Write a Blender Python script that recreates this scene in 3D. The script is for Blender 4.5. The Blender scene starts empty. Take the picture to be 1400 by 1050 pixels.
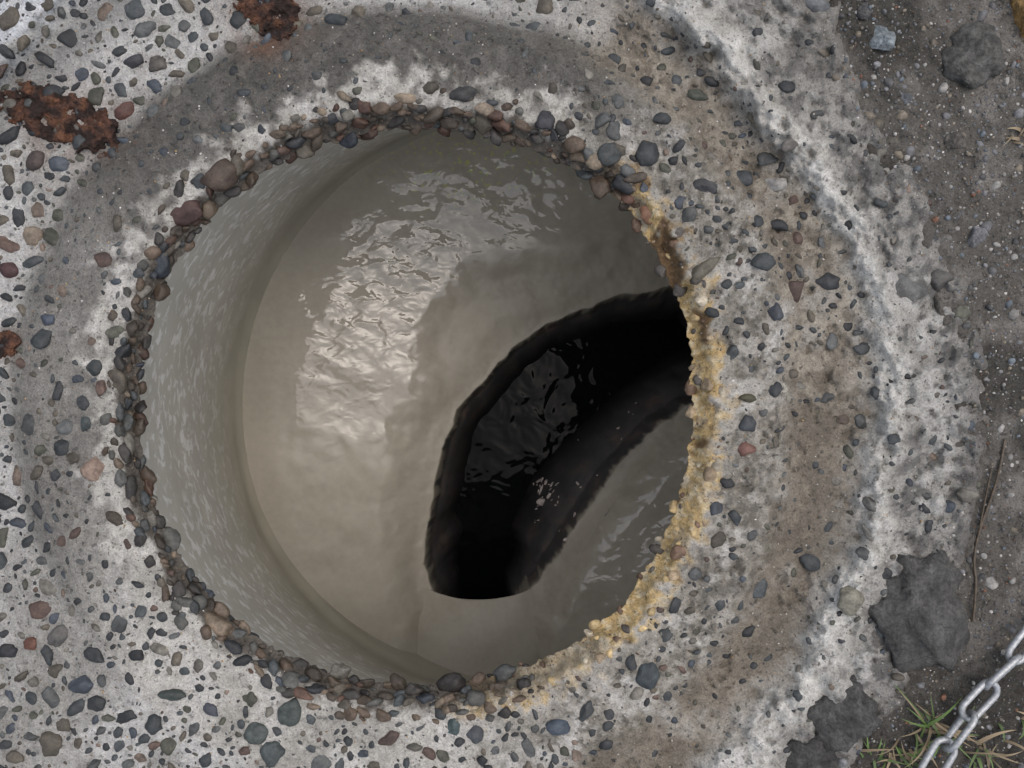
import bpy, bmesh, math, numpy as np
from mathutils import Vector
rng=np.random.default_rng(7)
D=1.05
CX,CY=567.,557.
def W(px,py,z=0.0):
    k=(D-z)/D
    return ((px-700)/1000*k,(525-py)/1000*k,z)
def WP(U,V,Z):
    k=(D-Z)/D
    return np.stack([(U-700)/1000*k,(525-V)/1000*k,Z],-1)
# ---------- noise
TAB=rng.random((16,256,256))
def vn(x,y,s=0):
    T=TAB[s%16]
    xi=np.floor(x).astype(int);yi=np.floor(y).astype(int)
    fx=x-xi;fy=y-yi
    fx=fx*fx*fx*(fx*(fx*6-15)+10);fy=fy*fy*fy*(fy*(fy*6-15)+10)
    x0=xi&255;x1=(xi+1)&255;y0=yi&255;y1=(yi+1)&255
    return ((T[x0,y0]*(1-fx)+T[x1,y0]*fx)*(1-fy)+(T[x0,y1]*(1-fx)+T[x1,y1]*fx)*fy)*2-1
def fbm(x,y,f,o=4,s=0,g=0.5):
    r=0;a=1;t=0
    for i in range(o):
        c,sn=math.cos(i*1.1+s),math.sin(i*1.1+s)
        r=r+a*vn((x*c-y*sn)*f+i*17.3+s*5.1,(x*sn+y*c)*f+i*9.7+s*3.3,s+i);t+=a
        a*=g;f*=2.03
    return r/t
def ss(a,b,x):
    t=np.clip((x-a)/(b-a),0,1);return t*t*(3-2*t)
def per(a,pts):
    A=[p[0] for p in pts];V=[p[1] for p in pts]
    A=[A[-1]-360]+A+[A[0]+360];V=[V[-1]]+V+[V[0]]
    return np.interp(a%360,A,V)
def win(a,lo,hi,soft=12):
    mid=(lo+hi)/2;half=(hi-lo)/2
    d=np.abs((a-mid+180)%360-180)
    return 1-ss(half-soft/2,half+soft/2,d)
# ---------- mesh helpers
def mesh_np(name,co,faces,cols=None,mat=None,smooth=True,attr="Col"):
    me=bpy.data.meshes.new(name)
    co=np.asarray(co,dtype=np.float32);faces=np.asarray(faces,dtype=np.int32)
    n=faces.shape[1]
    me.vertices.add(len(co));me.vertices.foreach_set("co",co.ravel())
    me.loops.add(faces.size);me.loops.foreach_set("vertex_index",faces.ravel())
    me.polygons.add(len(faces));me.polygons.foreach_set("loop_start",np.arange(0,faces.size,n,dtype=np.int32))
    me.polygons.foreach_set("loop_total",np.full(len(faces),n,dtype=np.int32))
    me.polygons.foreach_set("use_smooth",np.full(len(faces),smooth))
    me.update(calc_edges=True)
    if cols is not None:
        at=me.color_attributes.new(attr,'FLOAT_COLOR','POINT')
        c=np.ones((len(co),4),dtype=np.float32);c[:,:3]=cols
        at.data.foreach_set("color",c.ravel())
    ob=bpy.data.objects.new(name,me);bpy.context.scene.collection.objects.link(ob)
    if mat: me.materials.append(mat)
    return ob
def grid_faces(nr,nc,wrap):
    i=np.arange(nr-1)[:,None];j=np.arange(nc if wrap else nc-1)[None,:]
    j2=(j+1)%nc
    a=i*nc+j;b=i*nc+j2;c=(i+1)*nc+j2;d=(i+1)*nc+j
    return np.stack([a,d,c,b],-1).reshape(-1,4)
# ---------- materials
def newmat(name):
    m=bpy.data.materials.new(name);m.use_nodes=True
    nt=m.node_tree;b=nt.nodes["Principled BSDF"]
    return m,nt,b
def N(nt,t,**k):
    n=nt.nodes.new(t)
    for a,v in k.items(): setattr(n,a,v)
    return n
def geo(nt):
    return N(nt,'ShaderNodeNewGeometry').outputs['Position']
def noise(nt,scale,detail=5,rough=.6,vec=None,dist=0):
    n=N(nt,'ShaderNodeTexNoise');n.inputs['Scale'].default_value=scale;n.inputs['Detail'].default_value=detail
    n.inputs['Roughness'].default_value=rough;n.inputs['Distortion'].default_value=dist
    nt.links.new(vec if vec else geo(nt),n.inputs['Vector']);return n.outputs['Fac']
def ramp(nt,fac,stops):
    r=N(nt,'ShaderNodeValToRGB');cr=r.color_ramp
    while len(cr.elements)<len(stops): cr.elements.new(.5)
    for e,(p,c) in zip(cr.elements,stops):
        e.position=p;e.color=(c,c,c,1) if not hasattr(c,'__len__') else (*c,1)
    nt.links.new(fac,r.inputs[0]);return r.outputs[0]
def mixc(nt,mode,fac,a,b):
    m=N(nt,'ShaderNodeMix',data_type='RGBA',blend_type=mode)
    for s,v in ((0,fac),(6,a),(7,b)):
        if isinstance(v,bpy.types.NodeSocket): nt.links.new(v,m.inputs[s])
        else: m.inputs[s].default_value=v if s==0 else (*v,1)
    return m.outputs[2]
def bump(nt,h,strength,dist,prev=None):
    b=N(nt,'ShaderNodeBump');b.inputs['Strength'].default_value=strength;b.inputs['Distance'].default_value=dist
    nt.links.new(h,b.inputs['Height'])
    if prev: nt.links.new(prev,b.inputs['Normal'])
    return b.outputs[0]
def attr_mat(name,rough=.85,fine=400,bs=.5,bd=.002,spec=.3,specks=True,contrast=(.62,1.3)):
    m,nt,b=newmat(name);L=nt.links
    at=N(nt,'ShaderNodeVertexColor',layer_name="Col").outputs[0]
    n1=noise(nt,fine,6,.7);n2=noise(nt,fine*.22,5,.65)
    c=mixc(nt,'MULTIPLY',1.,at,ramp(nt,n1,[(.3,contrast[0]),(.7,contrast[1])]))
    c=mixc(nt,'MULTIPLY',.8,c,ramp(nt,n2,[(.3,.68),(.7,1.22)]))
    nrm=None
    if specks:
        v=N(nt,'ShaderNodeTexVoronoi');v.inputs['Scale'].default_value=190
        wp=N(nt,'ShaderNodeVectorMath',operation='ADD');nn=N(nt,'ShaderNodeTexNoise');nn.inputs['Scale'].default_value=150
        sc=N(nt,'ShaderNodeVectorMath',operation='SCALE');sc.inputs['Scale'].default_value=.008
        L.new(geo(nt),nn.inputs['Vector']);L.new(nn.outputs['Color'],sc.inputs[0]);L.new(geo(nt),wp.inputs[0]);L.new(sc.outputs[0],wp.inputs[1])
        L.new(wp.outputs[0],v.inputs['Vector'])
        dot=ramp(nt,v.outputs['Distance'],[(.12,1.),(.30,0.)])
        sep=N(nt,'ShaderNodeSeparateColor');L.new(v.outputs['Color'],sep.inputs[0])
        pick=ramp(nt,sep.outputs[0],[(.72,0.),(.8,.9)])
        mk=N(nt,'ShaderNodeMath',operation='MULTIPLY');L.new(dot,mk.inputs[0]);L.new(pick,mk.inputs[1])
        dc=ramp(nt,sep.outputs[1],[(0,(.06,.06,.06)),(.45,(.13,.11,.09)),(.7,(.2,.13,.08)),(1,(.4,.37,.32))])
        c=mixc(nt,'MIX',mk.outputs[0],c,dc)
        pn=noise(nt,120,4,.6)
        c=mixc(nt,'MULTIPLY',.7,c,ramp(nt,pn,[(.32,.38),(.38,1.)]))
        nrm=bump(nt,ramp(nt,pn,[(.31,0.),(.40,1.)]),.7,.003)
    L.new(c,b.inputs['Base Color'])
    nrm=bump(nt,n2,bs,bd*3,nrm)
    nrm=bump(nt,n1,bs,bd,nrm)
    L.new(nrm,b.inputs['Normal'])
    b.inputs['Roughness'].default_value=rough;b.inputs['Specular IOR Level'].default_value=spec
    return m
M_conc=attr_mat("weathered_concrete",.9,380,.9,.0024,.25)
M_soil=attr_mat("gritty_soil",.95,300,.9,.004,.2)
M_peb=attr_mat("pebble_stone",.55,260,.35,.0014,.4,False,(.65,1.35))
M_rock=attr_mat("rough_rock",.85,200,.9,.004,.3,False,(.5,1.5))
M_rust=attr_mat("flaky_rust",.8,220,1.,.004,.3,False,(.4,1.6))
# ---------- concrete height/colour field  (u,v in mm on rim plane)
R0P=[(0,378),(22,388),(45,397),(68,388),(90,381),(135,384),(180,377),(225,383),(270,379),(315,391),(340,382)]
R1P=[(0,522),(30,545),(60,541),(90,537),(120,543),(180,538),(210,535),(270,545),(315,540),(335,530)]
R2P=[(0,632),(20,628),(38,606),(52,634),(90,680),(180,800),(270,800),(300,660),(315,640),(340,634)]
R3P=[(0,787),(20,768),(34,748),(42,786),(50,980),(60,1200),(180,1300),(290,1200),(308,820),(325,778),(337,805),(348,782)]
def polar(u,v):
    return np.hypot(u-CX,v-CY),np.degrees(np.arctan2(CY-v,u-CX))
def R0(a): return per(a,R0P)+3*vn(a*.35+50,a*0+3.3,1)+2.6*vn(a*1.3+60,a*0+1.3,2)
def R2(u,v,a): return per(a,R2P)+26*fbm(u,v,.012,5,3)+14*fbm(u,v,.05,3,1)
def H(u,v):
    r,a=polar(u,v)
    r0=R0(a);r1=per(a,R1P)+7*fbm(u,v,.012,3,2);r2=R2(u,v,a);r3=per(a,R3P)+22*fbm(u,v,.02,4,4)
    right=win(a,-68,64,16);left=win(a,62,206,34)
    bev=-30*(1-ss(0,38,r-r0))**1.2
    z=bev+3.0*fbm(u,v,.02,4,5)+1.9*fbm(u,v,.08,3,6)
    ye=win(a,-75,46,10)*(1-ss(24,56,r-r0))
    z=z+ye*9*fbm(u,v,.06,3,12)
    z=z-left*12*ss(60,140,r-r0)
    drop=ss(-26,14,r-r1)
    z=z-drop*(left*24+right*24+(1-np.clip(left+right,0,1))*4)
    z=z-drop*ss(0,160,r-r1)*left*8
    lip=ss(-26,26,r-r2)*right
    z=z+lip*(28+12*fbm(u,v,.03,4,7))
    z=z-lip*ss(10,110,r-r2)*12
    z=z+lip*11*fbm(u,v,.045,4,8)
    ridge=np.exp(-((u-1010-0.75*(v-110))/30)**2)*ss(0,40,v)*(1-ss(190,240,v))
    z=z+right*ridge*30*(.6+fbm(u,v,.04,3,9))
    z=z+26*ss(60,0,u+v*.9-60)
    z=z-ss(-18,30,r-r3)*75
    er=np.clip(fbm(u,v,.045,4,10)-.2,0,1)
    z=z-er*20*(.15+right)
    return z/1000
def mx(c,col,w):
    w=np.clip(w,0,1)[...,None];return c*(1-w)+np.array(col)*w
def CC(u,v):
    r,a=polar(u,v)
    r0=R0(a);r1=per(a,R1P)+7*fbm(u,v,.012,3,2);r2=R2(u,v,a);r3=per(a,R3P)
    right=win(a,-68,64,16);left=win(a,62,262,20)
    n=fbm(u,v,.02,5,11);n2=fbm(u,v,.06,4,12);n3=fbm(u,v,.008,4,13);n4=fbm(u,v,.12,4,3)
    c=np.zeros(u.shape+(3,))+np.array((.52,.50,.455))
    c=mx(c,(.36,.345,.31),ss(-.05,.35,n)*.75)
    c=mx(c,(.61,.595,.56),ss(.1,.4,-n)*.6)
    c=mx(c,(.255,.235,.195),win(a,-75,62,30)*ss(15,70,r-r0)*ss(-.5,.1,n2+n*.6)*.88)
    c=mx(c,(.43,.40,.355),win(a,-75,62,30)*ss(.05,.3,-n4-.3*n)*(1-ss(-20,0,r-r1))*.7)
    c=mx(c,(.12,.11,.092),win(a,-75,62,30)*ss(30,90,r-r0)*ss(.12,.35,n4+.4*n)*.6)
    c=mx(c,(.54,.53,.505),left*ss(-6,12,r-r1))
    c=mx(c,(.35,.34,.315),left*ss(-10,20,r-r1)*ss(-.05,.3,n3+.4*n)*.8)
    c=mx(c,(.28,.27,.245),win(a,205,296,20)*ss(0,60,r-r1+30)*ss(0,.35,n)*.65)
    band=ss(44,92,r-r0+46*n2+30*n)*(1-ss(-4,12,r-r1))
    c=mx(c,(.080,.076,.068),band*win(a,54,152,26)*.92)
    c=mx(c,(.17,.163,.148),band*win(a,144,212,30)*.75)
    c=mx(c,(.18,.17,.155),win(a,60,200,30)*ss(20,60,r-r0)*ss(.05,.3,n2)*.5*(1-ss(0,20,r-r1)))
    c=mx(c,(.14,.135,.12),np.exp(-((r-r1-8)/9)**2)*win(a,62,215,30)*.6)  # shadow in the crease of the outer step, painted into the colour
    c=mx(c,(.2,.185,.16),win(a,98,118,10)*ss(0,20,r-r1)*.3)
    gr=ss(-34,8,r-r1)*(1-ss(-16,4,r-r2))*right
    c=mx(c,(.23,.20,.158),gr*(.65+.35*ss(-.4,.1,n)))
    c=mx(c,(.13,.113,.09),gr*ss(.02,.3,n+.3*n4)*.5)
    c=mx(c,(.42,.38,.31),gr*ss(.0,.3,n2)*.65*win(a,0,64,20))
    lipw=np.exp(-((r-r2-16)/32)**2)*right
    c=mx(c,(.68,.67,.63),lipw*ss(-.3,.12,n2+.6*n+.15)*.95)
    oc=ss(35,60,r-r2)*right
    c=mx(c,(.35,.34,.315),oc*.9)
    c=mx(c,(.50,.49,.46),oc*ss(.02,.25,n))
    c=mx(c,(.17,.165,.155),oc*ss(.03,.28,-n2-.5*n))
    c=mx(c,(.14,.132,.12),oc*ss(-50,0,r-r3+30*n)*.8)
    ye=win(a,-82,50,10)*(1-ss(30,52,r-r0+34*n2+10*n))
    c=mx(c,(.58,.42,.20),ye*.97*ss(-.9,-.4,n2+.25*win(a,-30,46)))
    c=mx(c,(.70,.61,.43),ye*ss(.08,.3,n4)*.7)
    c=mx(c,(.20,.13,.07),ye*ss(.14,.34,n))
    c=mx(c,(.35,.33,.29),ye*ss(.2,.4,-n)*.6)
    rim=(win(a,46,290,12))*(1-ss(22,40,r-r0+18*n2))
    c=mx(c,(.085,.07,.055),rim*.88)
    for (x,y,s) in ((95,170,70),(370,18,56),(8,470,26),(360,60,30)):
        c=mx(c,(.16,.075,.04),np.exp(-(((u-x)**2+(v-y)**2*1.7)/s**2))*.6*ss(-.4,.2,n2+.2))
    c=mx(c,(.60,.62,.64),ss(150,40,u+v)*ss(-.3,.2,n2+.1))
    c=mx(c,(.2,.2,.19),ss(230,160,u+v)*(1-ss(150,90,u+v))*.7)
    c=mx(c,(.21,.20,.18),win(a,36,60,10)*ss(50,130,r-r2)*.55)
    return np.clip(c*(1+.12*n3[...,None]),.01,1)
NT=1300
rs=np.concatenate([np.arange(0,300,2.6),np.arange(300,820,3.6)])
ang=np.linspace(-180,180,NT,endpoint=False)
A=np.repeat(ang[None,:],len(rs),0)
RR=R0(A)+rs[:,None]
U=CX+RR*np.cos(np.radians(A));V=CY-RR*np.sin(np.radians(A))
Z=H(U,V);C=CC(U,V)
rows=[];crow=[]
for dz,dr in ((-.065,22),(-.045,14),(-.028,7),(-.013,2)):
    rr=R0(A[:1])+dr+2*fbm(A[:1]*1.,A[:1]*0+dz*300,.2,3,3)
    uu=CX+rr*np.cos(np.radians(A[:1]));vv=CY-rr*np.sin(np.radians(A[:1]))
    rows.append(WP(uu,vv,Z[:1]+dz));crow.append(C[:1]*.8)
P=np.concatenate(rows+[WP(U,V,Z)],0);C=np.concatenate(crow+[C],0)
manhole=bpy.data.objects.new("manhole",None);bpy.context.scene.collection.objects.link(manhole)
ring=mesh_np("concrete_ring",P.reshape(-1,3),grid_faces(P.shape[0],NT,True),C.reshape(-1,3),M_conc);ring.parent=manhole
# ---------- ground sheet
def HG(u,v):
    r,a=polar(u,v);r3=per(a,R3P)
    z=-14+9*fbm(u,v,.008,3,1)+6*fbm(u,v,.04,4,2)+2.4*fbm(u,v,.14,2,5)
    far=ss(1300,4000,r)
    z=z*(1-far)+far*(-10)
    z=z-150*(1-ss(-95,-45,r-r3))
    return z/1000
rs=np.concatenate([np.arange(640,1080,3.),np.array([1085,1100,1130,1180,1250,1350,1500,1800,2300,3200,5000,9000,20000,60000,150000])])
A=np.repeat(ang[None,:],len(rs),0)
U=CX+rs[:,None]*np.cos(np.radians(A));V=CY-rs[:,None]*np.sin(np.radians(A))
Z=HG(U,V)
n=fbm(U,V,.02,5,6);n2=fbm(U,V,.006,4,7)
C=np.zeros(U.shape+(3,))+np.array((.145,.135,.12))
C=mx(C,(.23,.215,.195),ss(.0,.35,n));C=mx(C,(.085,.08,.07),ss(.0,.3,-n2))
C=mx(C,(.065,.06,.052),ss(820,940,V)*.6)
ground=mesh_np("ground",WP(U,V,Z).reshape(-1,3),grid_faces(len(rs),NT,True),C.reshape(-1,3),M_soil)
HM=lambda x,y:np.maximum(H(x,y),HG(x,y))
# ---------- pebbles
def ico(sub):
    bm=bmesh.new();bmesh.ops.create_icosphere(bm,subdivisions=sub,radius=1)
    co=np.array([v.co[:] for v in bm.verts]);fa=np.array([[v.index for v in f.verts] for f in bm.faces]);bm.free();return co,fa
def templates(sub,n,amp,cuts=7,lo=.6):
    co,fa=ico(sub);out=[]
    for i in range(n):
        q=co.copy()
        for k in range(cuts):
            nn=rng.normal(size=3);nn/=np.linalg.norm(nn);t=rng.uniform(lo,.9)
            p=q@nn
            q=q-np.where(p>t,(p-t)*.9,0)[:,None]*nn
        q=q*(1+amp*fbm(co[:,0]*2+co[:,2]+i*7,co[:,1]*2-co[:,2]+i*3,1.,3,i))[:,None]
        out.append(q)
    return out,fa
T3=templates(3,18,.2,7,.58);T2=templates(2,16,.18,6,.58);T1=templates(1,8,.12,4)
class Stones:
    def __init__(s,T): s.T=T;s.co=[];s.fa=[];s.c=[];s.n=0;s.pend=[]
    def add(s,x,y,z,a,b,c,rot,tilt,col,T=None):
        T=T or s.T
        q=T[0][rng.integers(len(T[0]))]*np.array([a,b,c])
        tx,ty=rng.normal(0,tilt,2)
        cx,sx=math.cos(tx),math.sin(tx);cy,sy=math.cos(ty),math.sin(ty);cz,sz=math.cos(rot),math.sin(rot)
        Rx=np.array([[1,0,0],[0,cx,-sx],[0,sx,cx]]);Ry=np.array([[cy,0,sy],[0,1,0],[-sy,0,cy]]);Rz=np.array([[cz,-sz,0],[sz,cz,0],[0,0,1]])
        q=q@(Rz@Ry@Rx).T+np.array([x,y,z])
        s.co.append(q);s.fa.append(T[1]+s.n);s.n+=len(q)
        s.c.append(np.repeat(np.array(col)[None,:],len(q),0))
    def flush(s,hf):
        if not s.pend: return
        u=np.array([p[0] for p in s.pend],float);v=np.array([p[1] for p in s.pend],float)
        z=hf(u,v)
        for p,zz in zip(s.pend,z):
            (pu,pv,a,asp,emb,flat,tilt,dz,rot,col,T)=p
            zz=zz+dz if dz>-5 else dz+10
            c=a*flat;x,y,_=W(pu,pv,zz)
            s.add(x,y,zz-c*emb/1000,a/1000,a*asp/1000,c/1000,rot,tilt,col,T)
        s.pend=[]
    def build(s,name,mat,var=.5):
        co=np.concatenate(s.co);c=np.concatenate(s.c)
        k=1+var*fbm(co[:,0]*1000+co[:,2]*600,co[:,1]*1000,.13,3,5)
        return mesh_np(name,co,np.concatenate(s.fa),np.clip(c*k[:,None],.005,1),mat)
PAL=[((.048,.054,.056),26),((.032,.034,.036),24),((.078,.081,.079),16),((.090,.078,.060),14),((.09,.06,.048),4),((.072,.072,.055),10),((.14,.13,.11),7),((.050,.058,.070),6),((.15,.115,.09),3)]
WARM=[((.058,.046,.035),24),((.088,.064,.046),20),((.040,.036,.033),24),((.13,.10,.072),13),((.080,.046,.033),13),((.078,.078,.070),14),((.20,.16,.115),5)]
def pick(pal):
    w=np.array([p[1] for p in pal],float);i=rng.choice(len(pal),p=w/w.sum())
    return np.array(pal[i][0])*rng.uniform(.7,1.3)
cell={}
def free(u,v,r,f=.85):
    g=44;iu,iv=int(u//g),int(v//g)
    for i in range(iu-1,iu+2):
        for j in range(iv-1,iv+2):
            for (x,y,q) in cell.get((i,j),()):
                if (x-u)**2+(y-v)**2<((q+r)*f)**2: return False
    cell.setdefault((iu,iv),[]).append((u,v,r));return True
S=Stones(T2)
def place(u,v,a,asp,pal,emb=.25,flat=.55,tilt=.15,dz=0,rot=None,store=None,col=None,T=None):
    st=store or S
    if T is None and st is S: T=T3 if a>8 else (T2 if a>4 else T1)
    st.pend.append((u,v,a,asp,emb,flat,tilt,dz,rng.uniform(0,6.28) if rot is None else rot,col if col is not None else pick(pal),T))
for (u,v,a,asp,rot,col) in ((1060,426,14,.75,-1.2,(.05,.055,.065)),(1022,545,12,.6,0,(.07,.065,.04)),(1022,580,13,.95,0,(.045,.05,.055)),(1020,615,17,.75,.2,(.14,.07,.055)),
  (888,293,16,.95,0,(.24,.13,.08)),(860,270,12,.9,0,(.13,.07,.05)),(965,368,26,.4,.6,(.11,.10,.075)),(1165,820,24,.9,0,(.2,.19,.15)),(1240,393,29,.7,-.2,(.12,.12,.115)),
  (130,640,22,.8,.3,(.25,.18,.14)),(42,880,11,.9,0,(.13,.06,.04)),(955,130,18,.45,-.2,(.07,.075,.06)),(833,210,16,1,.3,(.05,.055,.055)),(745,166,15,1,0,(.04,.04,.045)),
  (632,128,21,.6,.1,(.05,.05,.05)),(662,150,14,.8,0,(.2,.16,.12)),(350,1000,18,.95,1,(.07,.08,.075)),(395,972,23,.75,1.4,(.06,.07,.065)),(372,1030,19,.9,1,(.06,.07,.07)),
  (620,995,14,.7,1.5,(.05,.07,.07)),(650,1005,14,.9,1,(.06,.065,.07)),(1110,8,28,.5,-.3,(.11,.115,.12)),(1060,252,18,.6,0,(.3,.29,.27)),(300,240,28,.75,.5,(.07,.05,.038)),(255,290,24,.7,.3,(.06,.035,.03)),
  (1285,382,20,.8,.3,(.08,.075,.07)),(1330,390,10,.8,0,(.09,.09,.09)),(170,152,18,.6,.6,(.1,.05,.04)),(1190,690,16,.5,2.2,(.12,.12,.11)),(1187,730,15,.4,2.2,(.2,.19,.17)),
  (45,322,17,.9,0,(.2,.16,.12)),(48,218,17,.75,1.2,(.06,.045,.04)),(15,368,15,.8,0,(.06,.03,.03)),(183,85,16,.6,.4,(.05,.05,.055)),(215,88,15,.8,.4,(.09,.08,.07)),(130,503,14,.85,1,(.04,.045,.045)),
  (118,580,12,.7,1.5,(.05,.06,.06)),(65,437,11,.8,0,(.05,.06,.08)),(165,655,14,.6,1.8,(.10,.10,.095)),(80,870,17,.75,.8,(.09,.085,.08)),(165,852,15,.75,1,(.06,.065,.065)),(10,890,17,.6,0,(.03,.03,.033)),
  (235,950,20,.45,0,(.05,.06,.055)),(290,970,14,.6,-.5,(.06,.065,.08)),(885,925,21,.8,1.2,(.05,.06,.065)),(912,868,17,.7,.5,(.05,.055,.055)),(765,993,19,.6,0,(.06,.075,.095)),(800,972,17,.6,1,(.05,.055,.055)),
  (885,208,23,.8,.8,(.04,.043,.045)),(965,255,18,.55,-.3,(.05,.05,.052)),(950,370,13,.6,.6,(.1,.09,.08)),(565,945,14,.8,0,(.05,.045,.04)),(1080,200,12,.8,0,(.12,.11,.1))):
    free(u,v,a*.9);place(u,v,a,asp,PAL,.1,.5,.05,rot=rot,col=col)
# rim pebbles
for a in np.arange(44,294,.8):
    for row in range(5):
        if rng.random()<(.05,.12,.25,.6,.88)[row]: continue
        aa=a+rng.uniform(-.6,.6)
        r=float(R0(np.array([aa]))[0])+(3,14,26,39,52)[row]+rng.uniform(-5,5)
        u=CX+r*math.cos(math.radians(aa));v=CY-r*math.sin(math.radians(aa))
        s=float(np.clip(rng.lognormal(2.55,.42),4,25))
        if row>=3: s*=.75
        if not free(u,v,s*.70,.60): continue
        pal=WARM if rng.random()<.75 else PAL
        dz=-10-.029+rng.uniform(-.008,.004) if row==0 else .001
        place(u,v,s,rng.uniform(.42,.85),pal,.2 if row==0 else .35,.5,.32,dz,rot=math.radians(aa+90)+rng.normal(0,.45),col=pick(pal))
for a in np.arange(-74,46,.8):
    for row in range(2):
        if rng.random()<.70: continue
        aa=a+rng.uniform(-.6,.6);r=float(R0(np.array([aa]))[0])+(2,30)[row]+rng.uniform(-6,14)
        u=CX+r*math.cos(math.radians(aa));v=CY-r*math.sin(math.radians(aa));s=float(np.clip(rng.lognormal(1.9,.45),3,13))
        if free(u,v,s*.8,.6): place(u,v,s,rng.uniform(.6,.95),[((.44,.33,.17),26),((.3,.23,.15),20),((.14,.09,.06),18),((.09,.08,.07),16),((.42,.37,.28),10)],.4,.6,.3)
def dens(u,v):
    r,a=polar(u,v);r=float(r);a=float(a)
    r0=float(per(a,R0P));r1=float(per(a,R1P));r2=float(per(a,R2P));r3=float(per(a,R3P))
    right=-68<a<60
    if r<r0+38: return 0
    if r>r3-5: return 0
    if r<r1-5:
        if 60<a<160: return .13
        if 160<=a or a<-150: return .13+.5*(r>r0+108)
        if a<-68: return .18+.7*(r>r0+66)
        if a<-20: return .36
        if a>20: return .55
        return .32
    if right:
        if r<r2: return .45 if a>0 else .14
        if r<r2+40: return .14
        return .14
    if 60<=a<96: return .6
    return 1.05
for sz,cnt in (((13,20),1500),((9.5,13),4600),((7,9.5),6000),((4.5,7),9000),((2.4,4.5),11000)):
    uu=rng.uniform(-60,1400,cnt);vv=rng.uniform(-60,1110,cnt);cl=fbm(uu,vv,.018,3,8)
    for u,v,q in zip(uu,vv,cl):
        d=dens(u,v)
        if sz[0]>9 and d<.9: d*=.3
        d*=float(ss(-.5,.15,q))*.85+.22
        if rng.random()>d*.88: continue
        s=rng.uniform(*sz)
        if not free(u,v,s*.85,.96): continue
        place(u,v,s,rng.uniform(.42,.9),PAL,rng.uniform(.0,.4),rng.uniform(.34,.52),.14)
for (cx,cy,n,sp) in ((850,150,30,44),(890,215,30,36),(880,905,46,46),(960,860,14,34),(470,985,30,60),(640,985,22,50),(760,1000,36,60),(60,640,40,38),(1000,240,18,44),(385,965,14,34),(950,300,20,40),(990,430,20,50),(60,560,20,40)):
    for _ in range(n):
        u=rng.normal(cx,sp);v=rng.normal(cy,sp*.6);s=rng.uniform(6,16)
        r,a=polar(u,v)
        if r<float(per(a,R0P))+30: continue
        if free(u,v,s*.9,.8): place(u,v,s,rng.uniform(.5,.9),PAL,.2,.5,.2)
S.flush(H)
peb=S.build("exposed_aggregate_pebbles",M_peb);peb.parent=manhole
# ---------- gravel on soil
G=Stones(T1)
for sz,cnt in (((7,12),80),((4,7),380),((2.2,4),2200),((1.2,2.2),6500)):
    for _ in range(cnt):
        u=rng.uniform(1080,1480);v=rng.uniform(-80,1130);r,a=polar(u,v);r3=float(per(a,R3P))
        if r<r3-40+rng.uniform(0,40): continue
        if rng.random()<.35*(v>600): continue
        s=rng.uniform(*sz)
        place(u,v,s,rng.uniform(.6,.95),[((.17,.17,.175),20),((.09,.09,.09),18),((.30,.29,.27),16),((.17,.145,.11),14),((.12,.14,.16),8),((.2,.1,.06),2),((.5,.48,.45),3)],.2,.65,.3,store=G,T=T2 if s>4 else T1)
G.flush(HM);G.build("gravel",M_peb)
G2=Stones(T1)
for _ in range(3400):
    u=rng.uniform(-20,1300);v=rng.uniform(-20,1070);r,a=polar(u,v)
    if r<float(per(a,R0P))+4 or r>float(per(a,R3P)): continue
    s=rng.uniform(.8,2.1)
    place(u,v,s,rng.uniform(.6,1),[((.5,.48,.45),14),((.3,.27,.22),24),((.1,.1,.1),24),((.3,.2,.1),10)],.1,.7,.3,store=G2)
G2.flush(H);g2=G2.build("mortar_grit",M_peb);g2.parent=manhole
# ---------- rocks
def rock(name,u,v,a,b,h,rot,col,amp=.35,cuts=8):
    s=Stones(templates(4,1,amp,cuts,.5))
    z=float(HM(np.array([float(u)]),np.array([float(v)]))[0])
    x,y,_=W(u,v,z+.005)
    s.add(x,y,z,a/1000,b/1000,h/1000,rot,.05,col)
    o=s.build(name,M_rock,.6)
    me=o.data;n=len(me.vertices);co=np.empty(n*3,dtype=np.float32);me.vertices.foreach_get("co",co);co=co.reshape(-1,3)
    c=co.mean(0);d=co-c
    k=1+.26*fbm(co[:,0]*1000+co[:,2]*700,co[:,1]*1000-co[:,2]*500,.06,5,4)
    me.vertices.foreach_set("co",(c+d*k[:,None]).ravel());me.update()
    return o
rock("dark_rock",1258,835,70,78,32,.2,(.095,.093,.088),.3,3)
rock("dark_rock",1150,970,50,52,30,.5,(.085,.083,.08),.3,4)
rock("dark_rock",1100,1043,60,38,26,.1,(.07,.068,.065),.3,4)
rock("dark_rock",1333,76,40,40,32,.6,(.11,.108,.10),.25,4)
rock("blue_grey_stone",1210,54,20,21,14,.3,(.22,.25,.265),amp=.1)
rock("tan_stone",1402,20,18,40,22,.1,(.38,.24,.10),amp=.1)
rock("grey_stone",1339,323,16,14,9,.4,(.2,.2,.21),amp=.1)
rock("grey_stone",1242,133,9,10,6,.4,(.14,.15,.16),amp=.1)
rock("grey_stone",1310,190,17,13,8,.2,(.12,.11,.1),amp=.1)
rock("grey_stone",1185,15,14,13,9,.2,(.09,.09,.09),amp=.1)
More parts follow.
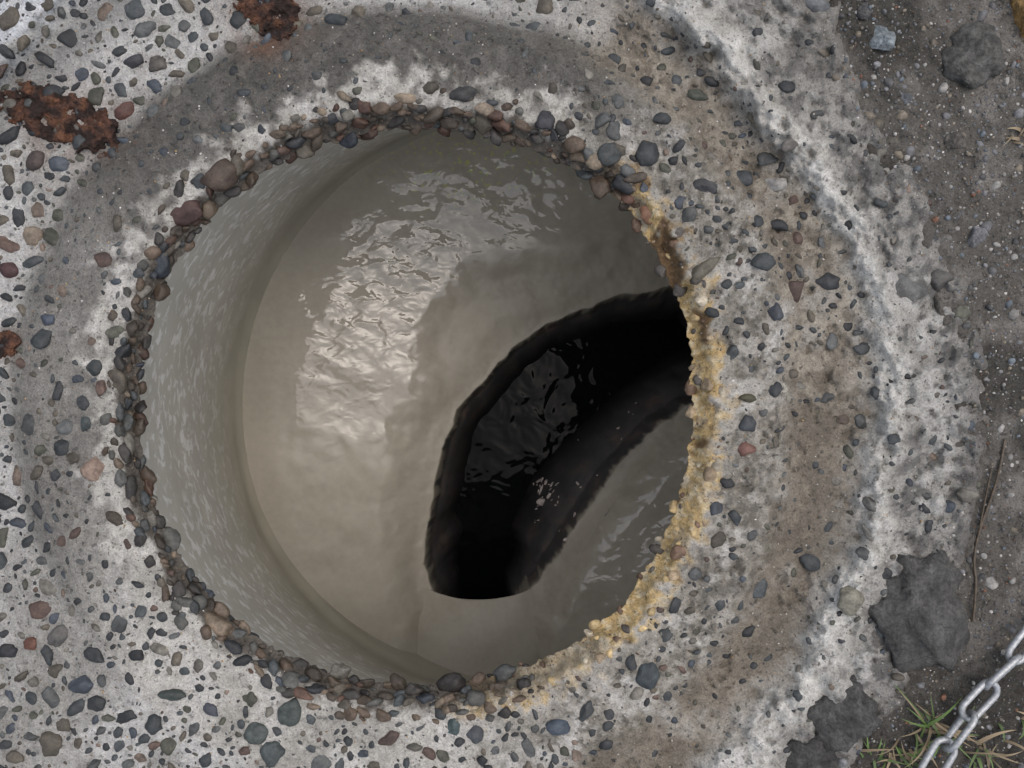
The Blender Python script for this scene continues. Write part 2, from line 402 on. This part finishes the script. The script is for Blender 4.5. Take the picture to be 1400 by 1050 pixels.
# ---------- rusted iron patches
def rust(u,v,a,b,rot,h):
    n=130;g=np.linspace(-1.4,1.4,n);X,Y=np.meshgrid(g,g)
    c,s=math.cos(rot),math.sin(rot)
    uu=u+(X*a*c-Y*b*s);vv=v-(X*a*s+Y*b*c)
    d=np.hypot(X,Y)+.34*fbm(uu,vv,.035,4,3)+.25*fbm(uu,vv,.15,3,5)
    z=H(uu,vv)+(-.006+h*ss(1.12,.85,d)*(.8+.7*fbm(uu,vv,.06,4,7))+.0016*fbm(uu,vv,.3,2,8))
    nn=fbm(uu,vv,.08,4,9)
    C=np.zeros(uu.shape+(3,))+np.array((.095,.047,.032))
    C=mx(C,(.035,.022,.018),ss(0,.3,nn));C=mx(C,(.17,.08,.045),ss(.1,.4,-nn))
    mesh_np("rusted_iron_stub",WP(uu,vv,z).reshape(-1,3),grid_faces(n,n,False)[:,::-1],C.reshape(-1,3),M_rust)
rust(88,165,88,36,-.38,.015);rust(368,14,52,32,-.6,.015);rust(4,470,24,18,.2,.012)
# ---------- shaft wall
def wallmat():
    m,nt,b=newmat("slurry_coated_wall");L=nt.links
    mp=N(nt,'ShaderNodeMapping');mp.inputs['Scale'].default_value=(1,1,1.3);mp.inputs['Rotation'].default_value=(.25,.2,0)
    L.new(geo(nt),mp.inputs[0])
    f=noise(nt,44,3,.55,mp.outputs[0],.4);g=noise(nt,9,4,.5)
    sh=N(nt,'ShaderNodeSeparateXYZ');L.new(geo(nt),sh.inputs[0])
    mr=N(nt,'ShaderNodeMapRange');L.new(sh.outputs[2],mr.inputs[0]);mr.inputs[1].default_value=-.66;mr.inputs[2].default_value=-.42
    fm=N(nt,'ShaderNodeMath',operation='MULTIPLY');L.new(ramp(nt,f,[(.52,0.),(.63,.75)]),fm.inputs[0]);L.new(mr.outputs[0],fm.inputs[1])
    base=mixc(nt,'MIX',mr.outputs[0],(.40,.38,.31),(.52,.505,.445))  # corner shade painted in: wall colour darkens towards the bottom
    c=mixc(nt,'MIX',fm.outputs[0],base,(.86,.86,.84))  # pale flecks: wet reflections painted into the base colour
    c=mixc(nt,'MULTIPLY',1.,c,ramp(nt,g,[(.3,.88),(.7,1.1)]))
    L.new(c,b.inputs['Base Color']);b.inputs['Roughness'].default_value=.42
    L.new(bump(nt,f,.18,.003),b.inputs['Normal']);return m
zt,zb=-.062,-.72
ct=np.array([-.141,-.034]);cb=np.array([.042,-.0455]);rt,rb=.424,.6745
zs=np.linspace(zt,-.92,90);th=np.linspace(0,2*math.pi,400,endpoint=False)
co=[]
for z in zs:
    t=(zt-z)/(zt-zb);te2=min(t,1.)
    c=ct+(cb-ct)*te2;r=rt+(rb-rt)*te2
    rr=r+.003*fbm(th*r*3,th*0+z*6,2,3,4)-.014*max(0,(t-.93)/.07)**2*(t<=1)-.014*(t>1)
    co.append(np.stack([c[0]+rr*np.cos(th),c[1]+rr*np.sin(th),np.full_like(th,z)],-1))
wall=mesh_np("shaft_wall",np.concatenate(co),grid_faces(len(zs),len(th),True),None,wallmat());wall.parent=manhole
# ---------- benching with channel
zc=-.80;kk=(D-zc)/D
def pw(pts,k=kk): return np.array([((x-700)/1000*k,(525-y)/1000*k) for x,y in pts])
chan=pw([(1150,385),(1000,382),(910,390),(850,402),(790,425),(745,440),(700,475),(660,520),(625,562),(604,600),(594,660),(584,720),(578,775),(582,800),(596,830),(596,1150),(708,1150),(708,835),(722,812),(742,793),(762,760),(800,700),(850,635),(900,588),(942,557),(1000,530),(1150,500)])
shoulder=pw([(1150,300),(900,325),(760,345),(690,355),(640,372),(600,415),(583,470),(575,520),(550,580),(542,640),(535,700),(545,790),(552,860),(570,1150),(735,1150),(745,860),(775,805),(830,715),(900,640),(960,585),(1150,540)])
def sdf(px,py,poly):
    d=np.full(px.shape,1e9);ins=np.zeros(px.shape,bool)
    for i in range(len(poly)):
        a=poly[i];b=poly[(i+1)%len(poly)];e=b-a
        wx=px-a[0];wy=py-a[1];t=np.clip((wx*e[0]+wy*e[1])/(e@e),0,1)
        d=np.minimum(d,(wx-e[0]*t)**2+(wy-e[1]*t)**2)
        c=((a[1]>py)!=(b[1]>py))
        with np.errstate(divide='ignore',invalid='ignore'):
            xx=e[0]*(py-a[1])/(e[1] if e[1]!=0 else 1e-9)+a[0]
        ins^=c&(px<xx)
    d=np.sqrt(d);return np.where(ins,-d,d)
def bench(X,Y):
    u=X*1000;v=Y*1000
    dc=sdf(X,Y,chan)+.009*fbm(u,v,.018,2,2)
    ds=sdf(X,Y,shoulder)+.030*fbm(u,v,.010,3,5)
    z=-.715-.045*ss(.30,0,ds)
    z=z-.034*ss(.03,-.06,ds)-.030*ss(.10,0,dc)**1.5
    z=z+.0018*fbm(u,v,.008,2,6)+.0040*fbm(u,v,.022,3,7)*ss(.04,-.03,ds)*ss(-.01,.01,dc)
    side=ss(-.05,.05,(X-.03)*.65-(Y+.25)*.75)*ss(-.50,-.40,Y)
    w=(.085+.11*side)*(1-.32*ss(-.20,-.50,Y))
    t=np.clip(-dc,0,9)/w
    z=z-.43*(ss(0,1,t)*.78+.22*ss(0,.12,t))
    return z,dc,ds,side
nX,nY=760,740;xs=np.linspace(-.68,.76,nX);ys=np.linspace(-.76,.67,nY);X,Y=np.meshgrid(xs,ys)
Z,dc,ds,side=bench(X,Y)
Cm=np.zeros(X.shape+(3,))
u_,v_=X*1000,Y*1000
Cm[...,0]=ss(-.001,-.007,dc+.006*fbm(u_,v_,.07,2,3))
ux=X/kk*1000+700;vy=525-Y/kk*1000
rip=np.exp(-(((ux-520)/210)**2+((vy-390)/215)**2)**2)
rip=np.maximum(rip,np.exp(-(((ux-620)/210)**2+((vy-250)/100)**2)**2))
rip=rip*ss(-.03,.05,ds)*(.65+.35*ss(-.3,.2,fbm(u_,v_,.012,3,9)))
r2_=np.exp(-((((ux-870)*.7-(vy-700)*.7)/220)**2+(((ux-870)*.7+(vy-700)*.7-20)/75)**2)**2)
rip=np.maximum(rip,r2_*ss(.03,.06,dc)*(ux>720))
Cm[...,1]=rip
Cm[...,2]=np.exp(-(((ux-650)/110)**2+((vy-235)/50)**2))*ss(0,.03,ds)  # mask for the painted leaf reflections
def benchmat():
    m,nt,b=newmat("wet_slurry_benching");L=nt.links
    at=N(nt,'ShaderNodeVertexColor',layer_name="Col").outputs[0];sp=N(nt,'ShaderNodeSeparateColor');L.new(at,sp.inputs[0])
    g=noise(nt,5,5,.5)
    c=ramp(nt,g,[(.3,(.37,.34,.282)),(.7,(.43,.398,.335))])
    c=mixc(nt,'MULTIPLY',.5,c,ramp(nt,noise(nt,70,4,.6),[(.3,.88),(.7,1.1)]))
    fl=ramp(nt,noise(nt,95,2,.5),[(.60,0.),(.65,1.)])
    mm=N(nt,'ShaderNodeMath',operation='MULTIPLY');L.new(fl,mm.inputs[0]);L.new(sp.outputs[2],mm.inputs[1])
    c=mixc(nt,'MIX',mm.outputs[0],c,(.50,.54,.18))  # reflections of foliage overhead, painted in as yellow-green flecks
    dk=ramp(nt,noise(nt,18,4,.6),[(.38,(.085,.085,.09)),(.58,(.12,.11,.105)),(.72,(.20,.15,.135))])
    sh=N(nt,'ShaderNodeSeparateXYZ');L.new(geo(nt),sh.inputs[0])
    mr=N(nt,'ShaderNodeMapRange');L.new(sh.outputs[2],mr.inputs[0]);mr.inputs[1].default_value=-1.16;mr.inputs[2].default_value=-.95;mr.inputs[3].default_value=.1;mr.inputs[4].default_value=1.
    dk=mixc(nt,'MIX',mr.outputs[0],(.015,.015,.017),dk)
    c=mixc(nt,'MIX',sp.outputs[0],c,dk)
    L.new(c,b.inputs['Base Color'])
    b.inputs['Roughness'].default_value=.55;b.inputs['Specular IOR Level'].default_value=.25
    mp=N(nt,'ShaderNodeMapping');mp.inputs['Rotation'].default_value=(0,0,-.75);mp.inputs['Scale'].default_value=(1,1.5,1);L.new(geo(nt),mp.inputs[0])
    r1=noise(nt,22,2.,.4,mp.outputs[0],.4)
    mh=N(nt,'ShaderNodeMath',operation='MULTIPLY');L.new(r1,mh.inputs[0]);L.new(sp.outputs[1],mh.inputs[1])
    nr=bump(nt,mh.outputs[0],1.,.0085)
    nd=bump(nt,mh.outputs[0],1.,.001)
    L.new(bump(nt,noise(nt,40,3,.5),.12,.002,nd),b.inputs['Normal'])
    L.new(nr,b.inputs['Coat Normal'])
    b.inputs['Coat IOR'].default_value=1.65
    sb=N(nt,'ShaderNodeMapRange');L.new(sp.outputs[1],sb.inputs[0]);sb.inputs[2].default_value=.6;sb.inputs[3].default_value=.2;sb.inputs[4].default_value=1.
    inv=N(nt,'ShaderNodeMapRange');L.new(sp.outputs[0],inv.inputs[0]);inv.inputs[3].default_value=1.;inv.inputs[4].default_value=.2
    mu=N(nt,'ShaderNodeMath',operation='MULTIPLY');L.new(sb.outputs[0],mu.inputs[0]);L.new(inv.outputs[0],mu.inputs[1])
    L.new(mu.outputs[0],b.inputs['Coat Weight'])
    rr=N(nt,'ShaderNodeMapRange');L.new(sp.outputs[1],rr.inputs[0]);rr.inputs[2].default_value=.5;rr.inputs[3].default_value=.40;rr.inputs[4].default_value=.04
    L.new(rr.outputs[0],b.inputs['Coat Roughness'])
    return m
MB=benchmat()
keep=np.hypot(X-cb[0],Y-cb[1])<.70
F=grid_faces(nY,nX,False)[:,::-1];F=F[keep.ravel()[F].all(1)]
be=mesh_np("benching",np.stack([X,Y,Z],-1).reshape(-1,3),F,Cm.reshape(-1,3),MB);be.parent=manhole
# pipe crown over the outlet
x0,x1=pw([(548,0)])[0][0],pw([(762,0)])[0][0];yf=pw([(0,772)])[0][1]
nx,ny=90,90
gx=np.linspace(-1,1,nx);gy=np.linspace(0,1,ny);GX,GY=np.meshgrid(gx,gy)
XX=(x0+x1)/2+GX*(x1-x0)/2;YY=yf-.086*np.sqrt(np.clip(1-GX**2,0,1))-GY*.28
ZZ=-.872+.068*np.sqrt(np.clip(1-GX**2*.97,0,1))+.014*ss(0,.4,GY)+.04*GY+.003*fbm(XX*1000,YY*1000,.02,2,4)
Cc=np.zeros(XX.shape+(3,))
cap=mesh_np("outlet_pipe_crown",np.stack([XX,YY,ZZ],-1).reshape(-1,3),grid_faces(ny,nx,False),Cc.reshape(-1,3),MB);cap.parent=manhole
so=cap.modifiers.new("s",'SOLIDIFY');so.thickness=.008;so.offset=-1
# light fragments on the flank
Fg=Stones(T2)
for _ in range(44):
    if rng.random()<.6: u,v=rng.normal(748,14),rng.normal(680,17)
    else:
        t=rng.random();u=730+t*170+rng.normal(0,14);v=730-t*200+rng.normal(0,14)
    p=pw([(u,v)],(D+1.0)/D)[0];z=float(bench(np.array([p[0]]),np.array([p[1]]))[0][0])
    s=float(np.clip(rng.lognormal(1.3,.6),1.5,13))
    Fg.add(p[0],p[1],z+.002,s*1.5/1000,s*rng.uniform(.4,.9)/1000,.003,rng.normal(.9,.6),.3,(.55,.49,.46))
fg=Fg.build("concrete_fragments",M_peb)
# water
m,nt,b=newmat("dark_water")
b.inputs['Base Color'].default_value=(.004,.005,.006,1);b.inputs['Roughness'].default_value=.05
b.inputs['Specular IOR Level'].default_value=.07
nt.links.new(bump(nt,noise(nt,12,2,.5,None,.4),.6,.012),b.inputs['Normal'])
ww=mesh_np("water",[(-.7,-.8,-1.16),(.8,-.8,-1.16),(.8,.7,-1.16),(-.7,.7,-1.16)],[[0,1,2,3]],None,m,False)
# ---------- chain
m,nt,b=newmat("galvanised_steel")
nn=noise(nt,220,5,.6)
nt.links.new(ramp(nt,nn,[(.3,(.30,.31,.32)),(.7,(.55,.56,.57))]),b.inputs['Base Color']);b.inputs['Metallic'].default_value=.6;b.inputs['Roughness'].default_value=.45
M_ch=m
def link_mesh():
    seg=48;ring_=10;L_,Wd,w=.030,.0138,.0044
    path=[]
    for i in range(seg):
        t=2*math.pi*i/seg
        x=math.cos(t)*Wd;y=math.sin(t)*Wd
        x2=x+(L_-Wd if x>1e-9 else (-(L_-Wd) if x<-1e-9 else 0))
        path.append(np.array([x2,y,0]))
    path=np.array(path);co=[]
    for i in range(seg):
        tg=path[(i+1)%seg]-path[i-1];tg/=np.linalg.norm(tg);nrm=np.array([tg[1],-tg[0],0])
        for j in range(ring_):
            f=2*math.pi*j/ring_;co.append(path[i]+w*(math.cos(f)*nrm+math.sin(f)*np.array([0,0,1])))
    return np.array(co),seg,ring_
lc,sg,rn=link_mesh()
i=np.arange(sg)[:,None];j=np.arange(rn)[None,:]
lf=np.stack([i*rn+j,i*rn+(j+1)%rn,((i+1)%sg)*rn+(j+1)%rn,((i+1)%sg)*rn+j],-1).reshape(-1,4)
pts=np.array([(1262,1085),(1278,1045),(1308,1005),(1330,968),(1362,930),(1400,880),(1450,820),(1520,760)],float)
sd=np.concatenate([[0],np.cumsum(np.hypot(*np.diff(pts,axis=0).T))])
co=[];fa=[];k=0
for q,s in enumerate(np.arange(0,sd[-1],50)):
    u=np.interp(s,sd,pts[:,0]);v=np.interp(s,sd,pts[:,1]);u2=np.interp(s+20,sd,pts[:,0])-np.interp(s-20,sd,pts[:,0]);v2=np.interp(s+20,sd,pts[:,1])-np.interp(s-20,sd,pts[:,1])
    an=math.atan2(-v2,u2)+rng.normal(0,.08);roll=(.2 if q%2 else 1.2)+rng.normal(0,.12)
    c_,s_=math.cos(roll),math.sin(roll);P_=lc@np.array([[1,0,0],[0,c_,-s_],[0,s_,c_]]).T
    c_,s_=math.cos(an),math.sin(an);P_=P_@np.array([[c_,-s_,0],[s_,c_,0],[0,0,1]]).T
    x,y,_=W(u,v,.012);co.append(P_+np.array([x,y,.012]));fa.append(lf+k);k+=len(lc)
mesh_np("steel_chain",np.concatenate(co),np.concatenate(fa),None,M_ch)
# ---------- grass
m,nt,b=newmat("grass_blades")
at=N(nt,'ShaderNodeVertexColor',layer_name="Col").outputs[0];nt.links.new(at,b.inputs['Base Color']);b.inputs['Roughness'].default_value=.55
def blades(name,specs):
    co=[];fa=[];cl=[];k=0
    for (u,v,n,ln,spread,brown,sd_) in specs:
        for _ in range(n):
            uu=rng.normal(u,sd_);vv=rng.normal(v,sd_*.7);an=rng.uniform(0,2*math.pi) if spread is None else rng.normal(spread,.6)
            l=ln*rng.uniform(.5,1.2)/1000;w=rng.uniform(1.2,3.2)/1000;el=rng.uniform(.15,1.0)
            x,y=(uu-700)/1000,(525-vv)/1000;z=float(HG(np.array([uu]),np.array([vv]))[0])-.002
            M=8;cv=rng.normal(0,.5)
            col=np.array((.26,.20,.12) if rng.random()<brown else (.10,.17,.04))*rng.uniform(.6,1.2)
            px,py,pz=x,y,z
            for i in range(M+1):
                t=i/M;ww_=w*(1-t**1.6)+.0001
                a2=an+cv*t;e=el*(1-1.3*t)
                co+= [(px-math.sin(a2)*ww_,py+math.cos(a2)*ww_,pz+.0006),(px+math.sin(a2)*ww_,py-math.cos(a2)*ww_,pz+.0006)]
                cl+=[col*(.7+.5*t)]*2
                px+=math.cos(a2)*math.cos(e)*l/M;py+=math.sin(a2)*math.cos(e)*l/M;pz=max(pz+math.sin(e)*l/M,z+.003)
                if i<M: fa.append((k,k+1,k+3,k+2))
                k+=2
    return mesh_np(name,co,fa,np.array(cl),m)
blades("grass",[(1285,1000,30,66,None,.4,18),(1205,1045,13,50,None,.35,14),(1345,1035,16,50,None,.6,20),(1250,1040,12,45,None,.4,16),(1398,180,6,34,None,1,8),(1410,1000,10,50,None,.6,16)])
def tube(name,pts,rad,mat):
    cu=bpy.data.curves.new(name,'CURVE');cu.dimensions='3D';cu.bevel_depth=rad;cu.bevel_resolution=2
    s=cu.splines.new('NURBS');s.points.add(len(pts)-1);s.use_endpoint_u=True;s.order_u=3
    for p,(u,v) in zip(s.points,pts):
        z=float(HM(np.array([float(u)]),np.array([float(v)]))[0])+rad*1.5+.001
        x,y,_=W(u,v,z);p.co=(x,y,z,1)
    o=bpy.data.objects.new(name,cu);bpy.context.scene.collection.objects.link(o);cu.materials.append(mat);return o
m,nt,b=newmat("dry_twig");nt.links.new(ramp(nt,noise(nt,150,4),[(.3,(.04,.03,.02)),(.7,(.12,.09,.06))]),b.inputs['Base Color'])
tube("twig",[(1374,600),(1368,640),(1352,690),(1340,720),(1330,765),(1336,800),(1330,850)],.0018,m)
tube("twig",[(1356,640),(1345,690),(1338,730)],.0012,m)
# ---------- light, world, camera
w=bpy.data.worlds.new("World");bpy.context.scene.world=w;w.use_nodes=True;nt=w.node_tree
sky=nt.nodes.new('ShaderNodeTexSky');sky.sky_type='NISHITA';sky.sun_disc=False;sky.sun_elevation=math.radians(72);sky.sun_rotation=math.radians(60);sky.dust_density=4
hs=nt.nodes.new('ShaderNodeHueSaturation');hs.inputs['Saturation'].default_value=.72
bg=nt.nodes['Background'];bg.inputs[1].default_value=.15
nt.links.new(sky.outputs[0],hs.inputs['Color']);nt.links.new(hs.outputs[0],bg.inputs[0])
sl=bpy.data.lights.new("sun",'SUN');sl.energy=1.25;sl.angle=math.radians(140);sl.color=(1,.95,.885)
so_=bpy.data.objects.new("sun",sl);bpy.context.scene.collection.objects.link(so_)
e=math.radians(72);ph=math.radians(60);d=Vector((math.sin(ph)*math.cos(e),math.cos(ph)*math.cos(e),math.sin(e)))
so_.rotation_euler=d.to_track_quat('Z','Y').to_euler()
cam=bpy.data.cameras.new("camera");co_=bpy.data.objects.new("camera",cam);bpy.context.scene.collection.objects.link(co_)
co_.location=(0,0,D);cam.lens=27;cam.sensor_width=36;cam.clip_start=.01;cam.clip_end=500
bpy.context.scene.camera=co_
sc=bpy.context.scene;sc.view_settings.view_transform='Standard';sc.view_settings.look='None';sc.view_settings.exposure=0
